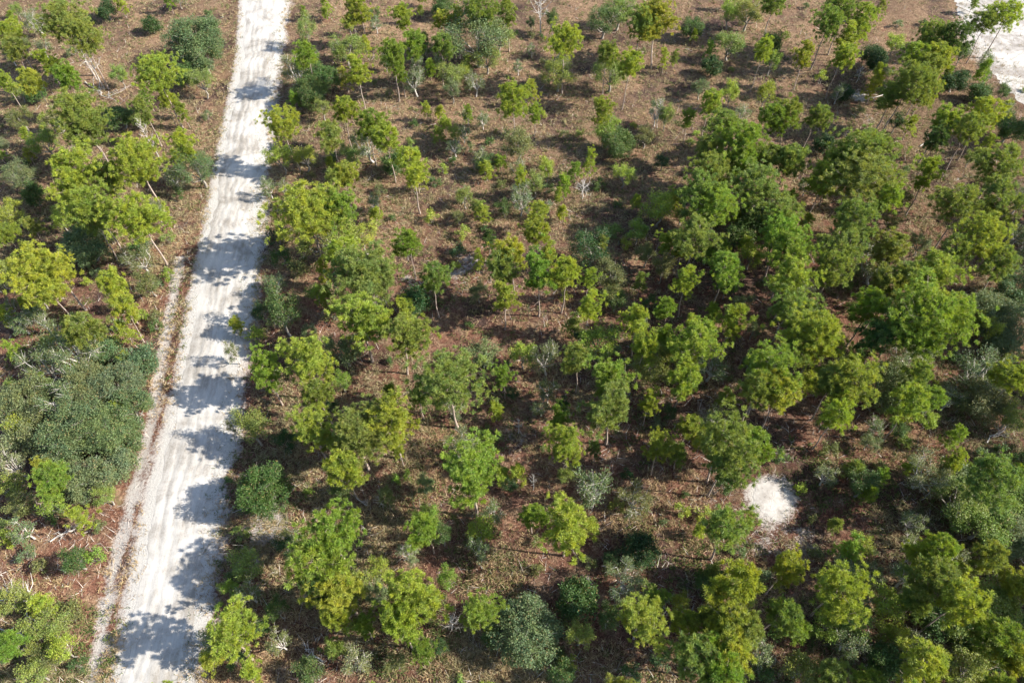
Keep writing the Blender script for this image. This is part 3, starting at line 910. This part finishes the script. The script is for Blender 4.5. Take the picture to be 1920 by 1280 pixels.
# low shrubs scattered over the floor, kept off the road, the sand and the trunks
taken = [(p['x'], p['y'], 0.25 * p['W'] + 0.2) for p in PLACED if p['kind'] != 'S']
rs = random.Random(21)
n_sh = 0
tries = 0
while n_sh < 230 and tries < 8000:
    tries += 1
    px, py = rs.uniform(-10, 1930), rs.uniform(10, 1285)
    x, y = at(px, py)
    if road_l(y) - 2.8 < x < road_r(y) + 0.8 or math.hypot(x - DISC[0], y - DISC[1]) < 3.8:
        continue
    if sand_amount(x, y) > 0.6 or any(abs(x - a_) < r and abs(y - b_) < r for a_, b_, r in taken):
        continue
    if abs(px - 830) < 420 and 425 < py < 1245 and rs.random() < .45:
        continue
    if vnoise(x, y, 0.11, 77) < 0.35 and rs.random() < .7:
        continue
    taken.append((x, y, 1.3))
    n_sh += 1
    W = rs.uniform(0.8, 1.9)
    place('S', x, y, W, W * rs.uniform(.6, .95), W * rs.uniform(.65, 1.0), rs.choice('okmygko'))

# young pines and scrub oaks of the understory
n_un = 0
tries = 0
while n_un < 290 and tries < 14000:
    tries += 1
    px, py = rs.uniform(-10, 1930), rs.uniform(5, 1285)
    x, y = at(px, py)
    if road_l(y) - 3.5 < x < road_r(y) + 1.2 or math.hypot(x - DISC[0], y - DISC[1]) < 5:
        continue
    if sand_amount(x, y) > 0.6 or any(abs(x - a_) < r * 0.8 and abs(y - b_) < r * 0.8 for a_, b_, r in taken):
        continue
    if abs(px - 830) < 420 and 425 < py < 1245 and rs.random() < .85:
        continue
    if vnoise(x, y, 0.09, 87) < 0.40 and rs.random() < .75:
        continue
    taken.append((x, y, 1.6))
    n_un += 1
    k = rs.choice('ppppOOOGG')
    if k == 'p':
        W = rs.uniform(1.1, 2.2)
        H_ = W * rs.uniform(1.4, 2.1)
        place('p', x, y, W, H_, H_ + .5, rs.choice('yybm'))
    else:
        W = rs.uniform(1.6, 3.0)
        H_ = W * rs.uniform(.8, 1.1)
        place(k, x, y, W, H_, H_ + .9, rs.choice('mogky') if k == 'O' else 'g')

# trees standing just outside the view, whose shadows fall into it
n_off = 0
tries = 0
while n_off < 46 and tries < 4000:
    tries += 1
    if rs.random() < 0.62:
        px, py = rs.uniform(1990, 2400), rs.uniform(-60, 1350)
    else:
        px, py = rs.uniform(-250, 2100), (rs.uniform(1370, 1560) if rs.random() < .5 else rs.uniform(-210, -60))
    x, y = at(px, py)
    if road_l(y) - 3 < x < road_r(y) + 3 or any(abs(x - a_) < 3.0 and abs(y - b_) < 3.0 for a_, b_, r in taken):
        continue
    if px > 1760 and py < 260:
        continue
    taken.append((x, y, 3))
    n_off += 1
    W = rs.uniform(4, 7)
    place('P', x, y, W, W * rs.uniform(.8, 1.2), 8 + W * .7, rs.choice('ymb'), px, py)

# ------------------------------------------------------------------ fallen trees
rf = np.random.default_rng(91)


def fallen(p0, p1, rad, label, twigs=10):
    x0, y0 = at(*p0)
    x1, y1 = at(*p1)
    root = bpy.data.objects.new('fallen_tree', None)
    C.objects.link(root)
    root.location = (x0, y0, 0)
    tag(root, label, 'fallen tree', 'bleached fallen trees')
    d = np.array([x1 - x0, y1 - y0, 0.0])
    L = np.linalg.norm(d)
    pts = [d * k + np.append(rf.normal(size=2) * .05 * L * (0 < k < 1), rad * .9 + .25 * k) for k in (0, .25, .5, .75, 1)]
    v, f = tube(pts, [rad, rad * .85, rad * .7, rad * .5, rad * .25], 6)
    link('log', mesh_from('fallen_log', v, f, M_DEAD, True), root)
    br = []
    for i in range(twigs):
        k = .3 + .7 * rf.random()
        q = d * k + np.array([0, 0, rad + .25 * k])
        e = q + (d / L * rf.random() + np.append(rf.normal(size=2) * .8, .25 + .3 * rf.random())) * L * .24
        br.append(tube([q, (q + e) / 2 + rf.normal(size=3) * .06 * L, e], [rad * .4, rad * .28, rad * .1], 4))
        br.append(tube([(q + e) / 2, e + rf.normal(size=3) * .1 * L], [rad * .2, rad * .06], 3))
    v, f = join(br)
    link('branches', mesh_from('fallen_branches', v, f, M_DEAD, True), root)


fallen((100, 1148), (10, 1112), .13, 'pale fallen tree with many bare limbs, left edge of the photo, lower part', 22)
fallen((48, 1196), (4, 1180), .12, 'short bleached log, bottom left corner near the photo edge', 8)
fallen((95, 1015), (150, 985), .08, 'tangle of bleached branches left of the pale roadside track', 20)
fallen((606, 1240), (572, 1218), .07, 'small white fallen branch near the bottom edge, right of the sand road', 12)
fallen((668, 932), (690, 950), .05, 'thin bare grey fallen branch on red straw, mid left of the woodland', 10)
fallen((1725, 275), (1760, 262), .08, 'bleached fallen branches among tall pines in the upper right', 14)
fallen((1665, 175), (1600, 192), .09, 'grey fallen log lying by a small white sand spot, upper right', 6)
fallen((160, 155), (215, 190), .10, 'long bleached log under leaning pines, upper left of the road', 10)
fallen((1850, 830), (1885, 800), .08, 'bleached fallen limbs near the right edge, above the round sand patch level', 12)

# ------------------------------------------------------------------ what nobody could count: grass, ground cover, litter
def scatter(n, seed, thr, nscale, nseed, lim=0.55):
    r_ = np.random.default_rng(seed)
    px = r_.uniform(-60, 1980, n * 3)
    py = r_.uniform(0, 1, n * 3) ** 0.8 * 1400 - 40
    d = RN @ np.stack([px - 960.0, 640.0 - py, np.full(n * 3, -FOC)])
    t = -CAM_H / d[2]
    x, y = d[0] * t, d[1] * t
    k = vnoise(x, y, nscale, nseed) * .7 + vnoise(x, y, nscale * 3.1, nseed + 1) * .3
    sa = sand_amount(x, y)
    k = k + np.clip((y - 62) / 40, -.30 if nseed == 81 else (-.10 if nseed == 41 else 0), .18) * (nseed in (81, 41, 51))
    ok = (k > thr + r_.normal(size=n * 3) * .08) & (sa < lim + r_.random(n * 3) * .25)
    ok &= ~((x > road_l(y) + r_.random(n * 3) ** 3 * 1.2) & (x < road_r(y) - r_.random(n * 3) ** 3 * 2.2))
    near = (x > road_l(y) - 1) & (x < road_r(y) + 1) & (r_.random(n * 3) < .3)
    ok |= near & ~((x > road_l(y) + .2) & (x < road_r(y) - 1.3)) & (k > .45)
    x, y = x[ok][:n], y[ok][:n]
    return r_, x, y


def blades(name, n, seed, per, L, w, mat, thr, nscale, nseed, spread, up, label, lim=.55):
    r_, x, y = scatter(n, seed, thr, nscale, nseed, lim)
    m_ = len(x)
    c = np.stack([x, y, np.full(m_, -0.06)], 1)
    c = np.repeat(c, per, 0)
    c[:, :2] += r_.normal(size=(m_ * per, 2)) * spread
    d = unit(r_, m_ * per, up)
    d[:, 2] = np.abs(d[:, 2])
    sc = np.repeat(0.6 + 0.8 * r_.random((m_, 1)), per, 0)
    l_ = L * sc * (0.6 + 0.8 * r_.random((m_ * per, 1)))
    s = np.cross(d, unit(r_, m_ * per))
    s /= np.linalg.norm(s, axis=1, keepdims=True) + 1e-9
    v = np.stack([c - s * w * .5, c + s * w * .5, c + d * l_ + s * w * .15], 1).reshape(-1, 3)
    o_ = link(name, mesh_from(name, v, np.arange(len(v)).reshape(-1, 3), mat))
    tag(o_, label, 'grass' if 'grass' in name else 'ground cover', kind='stuff')


M_DRY = litter_mat('dry_grass_blades', [(0.24, 0.16, 0.09), (0.42, 0.31, 0.18), (0.34, 0.26, 0.12), (0.55, 0.44, 0.29)], .2)
M_GREEN = litter_mat('low_green_leaves', [(0.06, 0.10, 0.03), (0.11, 0.15, 0.04), (0.17, 0.20, 0.06), (0.09, 0.12, 0.05)], .3)
M_STRAW = litter_mat('fallen_straw', [(0.09, 0.05, 0.036), (0.19, 0.105, 0.072), (0.29, 0.175, 0.12), (0.40, 0.30, 0.23)], .1)
M_PALE = litter_mat('pale_grass_blades', [(0.22, 0.20, 0.10), (0.38, 0.32, 0.19), (0.30, 0.28, 0.13), (0.48, 0.41, 0.28)], .25)
M_TWIG = litter_mat('bleached_twigs', [(0.30, 0.27, 0.24), (0.50, 0.46, 0.42), (0.62, 0.58, 0.53), (0.4, 0.34, 0.3)], .0)
blades('dry_grass', 26000, 1, 8, .42, .055, M_DRY, .46, .16, 41, .10, .7, 'dry tan wiregrass tufts over the forest floor', .75)
blades('low_ground_cover', 15000, 2, 9, .30, .09, M_GREEN, .52, .14, 51, .16, .3, 'low green plants and seedlings between the trees')
blades('pale_grass', 22000, 5, 9, .50, .05, M_PALE, .40, .10, 81, .16, .5, 'pale green-tan grass in drifts across the open woodland', .7)
blades('pine_straw_litter', 26000, 3, 6, .28, .05, M_STRAW, .38, .2, 61, .25, -.1, 'loose reddish pine straw lying on the sand')
blades('bleached_twig_litter', 6000, 4, 2, .9, .04, M_TWIG, .5, .12, 71, .2, -.2, 'bleached twigs scattered on the ground', .8)

# ------------------------------------------------------------------ labels that single each thing out
NOUN = {'P': 'pine', 'p': 'young pine', 'O': 'scrub oak', 'D': 'dense oak', 'G': 'thin twiggy oak', 'S': 'shrub', 'X': 'dead tree'}


def zone(p):
    x, y, px, py = p['x'], p['y'], p['px'], p['py']
    dl_, dr_ = float(road_l(y)) - x, x - float(road_r(y))
    if dl_ > 0:
        if px < 110:
            c_ = 'by far left edge'
        elif dl_ < 7:
            c_ = 'on left verge of sand road'
        else:
            c_ = 'in woods left of sand road'
    elif dr_ < 5:
        c_ = 'on right verge of sand road'
    elif px < 760:
        c_ = 'well right of sand road'
    elif px < 960:
        c_ = 'left of centre'
    elif px < 1120:
        c_ = 'right of centre'
    elif px < 1290:
        c_ = 'midway from centre to right edge'
    elif px < 1500:
        c_ = 'in right third'
    elif px < 1720:
        c_ = 'towards right edge'
    else:
        c_ = 'by far right edge'
    rows = [(90, 'at top edge'), (200, 'near top edge'), (320, 'upper quarter'), (440, 'above middle'), (560, 'above mid-height'), (680, 'mid-height'),
            (800, 'below mid-height'), (930, 'lower part'), (1060, 'lower quarter'), (1180, 'near bottom edge'), (1e9, 'at bottom edge')]
    r__ = [w for lim, w in rows if py < lim][0]
    return c_, r__


bykey = {}
for p in PLACED:
    if not (-25 < p['px'] < 1945 and -30 < p['py'] < 1310):
        p['o']['label'] = 'pine standing just outside the edge of the view'
        p['o']['group'] = 'pines just outside the view'
        continue
    if p['kind'] == 'P':
        size = 'broad' if p['W'] > 6.2 else ('slim' if p['W'] < 3.6 else 'tall')
    elif p['kind'] == 'p':
        size = 'small' if p['T'] < 3.5 else 'slender'
    else:
        base = {'O': 3.6, 'D': 4.6, 'G': 4.0, 'S': 1.4, 'X': 2.5}[p['kind']]
        size = 'large' if p['W'] > base * 1.25 else ('small' if p['W'] < base * 0.8 else 'mid-sized')
    look = size + ' ' + (WORD[p['col']] + ' ' if p['kind'] != 'X' else 'pale ') + NOUN[p['kind']]
    bykey.setdefault((look,) + zone(p), []).append(p)
ORD = ['first', 'second', 'third', 'fourth', 'fifth', 'sixth', 'seventh', 'eighth']
for (look, c_, r__), ps in bykey.items():
    ps.sort(key=lambda p: p['px'])
    n = len(ps)
    for i, p in enumerate(ps):
        if n == 1:
            s = look + ' ' + c_ + ', ' + r__
        elif n == 2:
            s = ('left' if i == 0 else 'right') + ' of two: ' + look + ' ' + c_ + ', ' + r__
        else:
            s = (ORD[min(i, 7)]) + '-from-left ' + look + ' ' + c_ + ', ' + r__
        p['o']['label'] = s
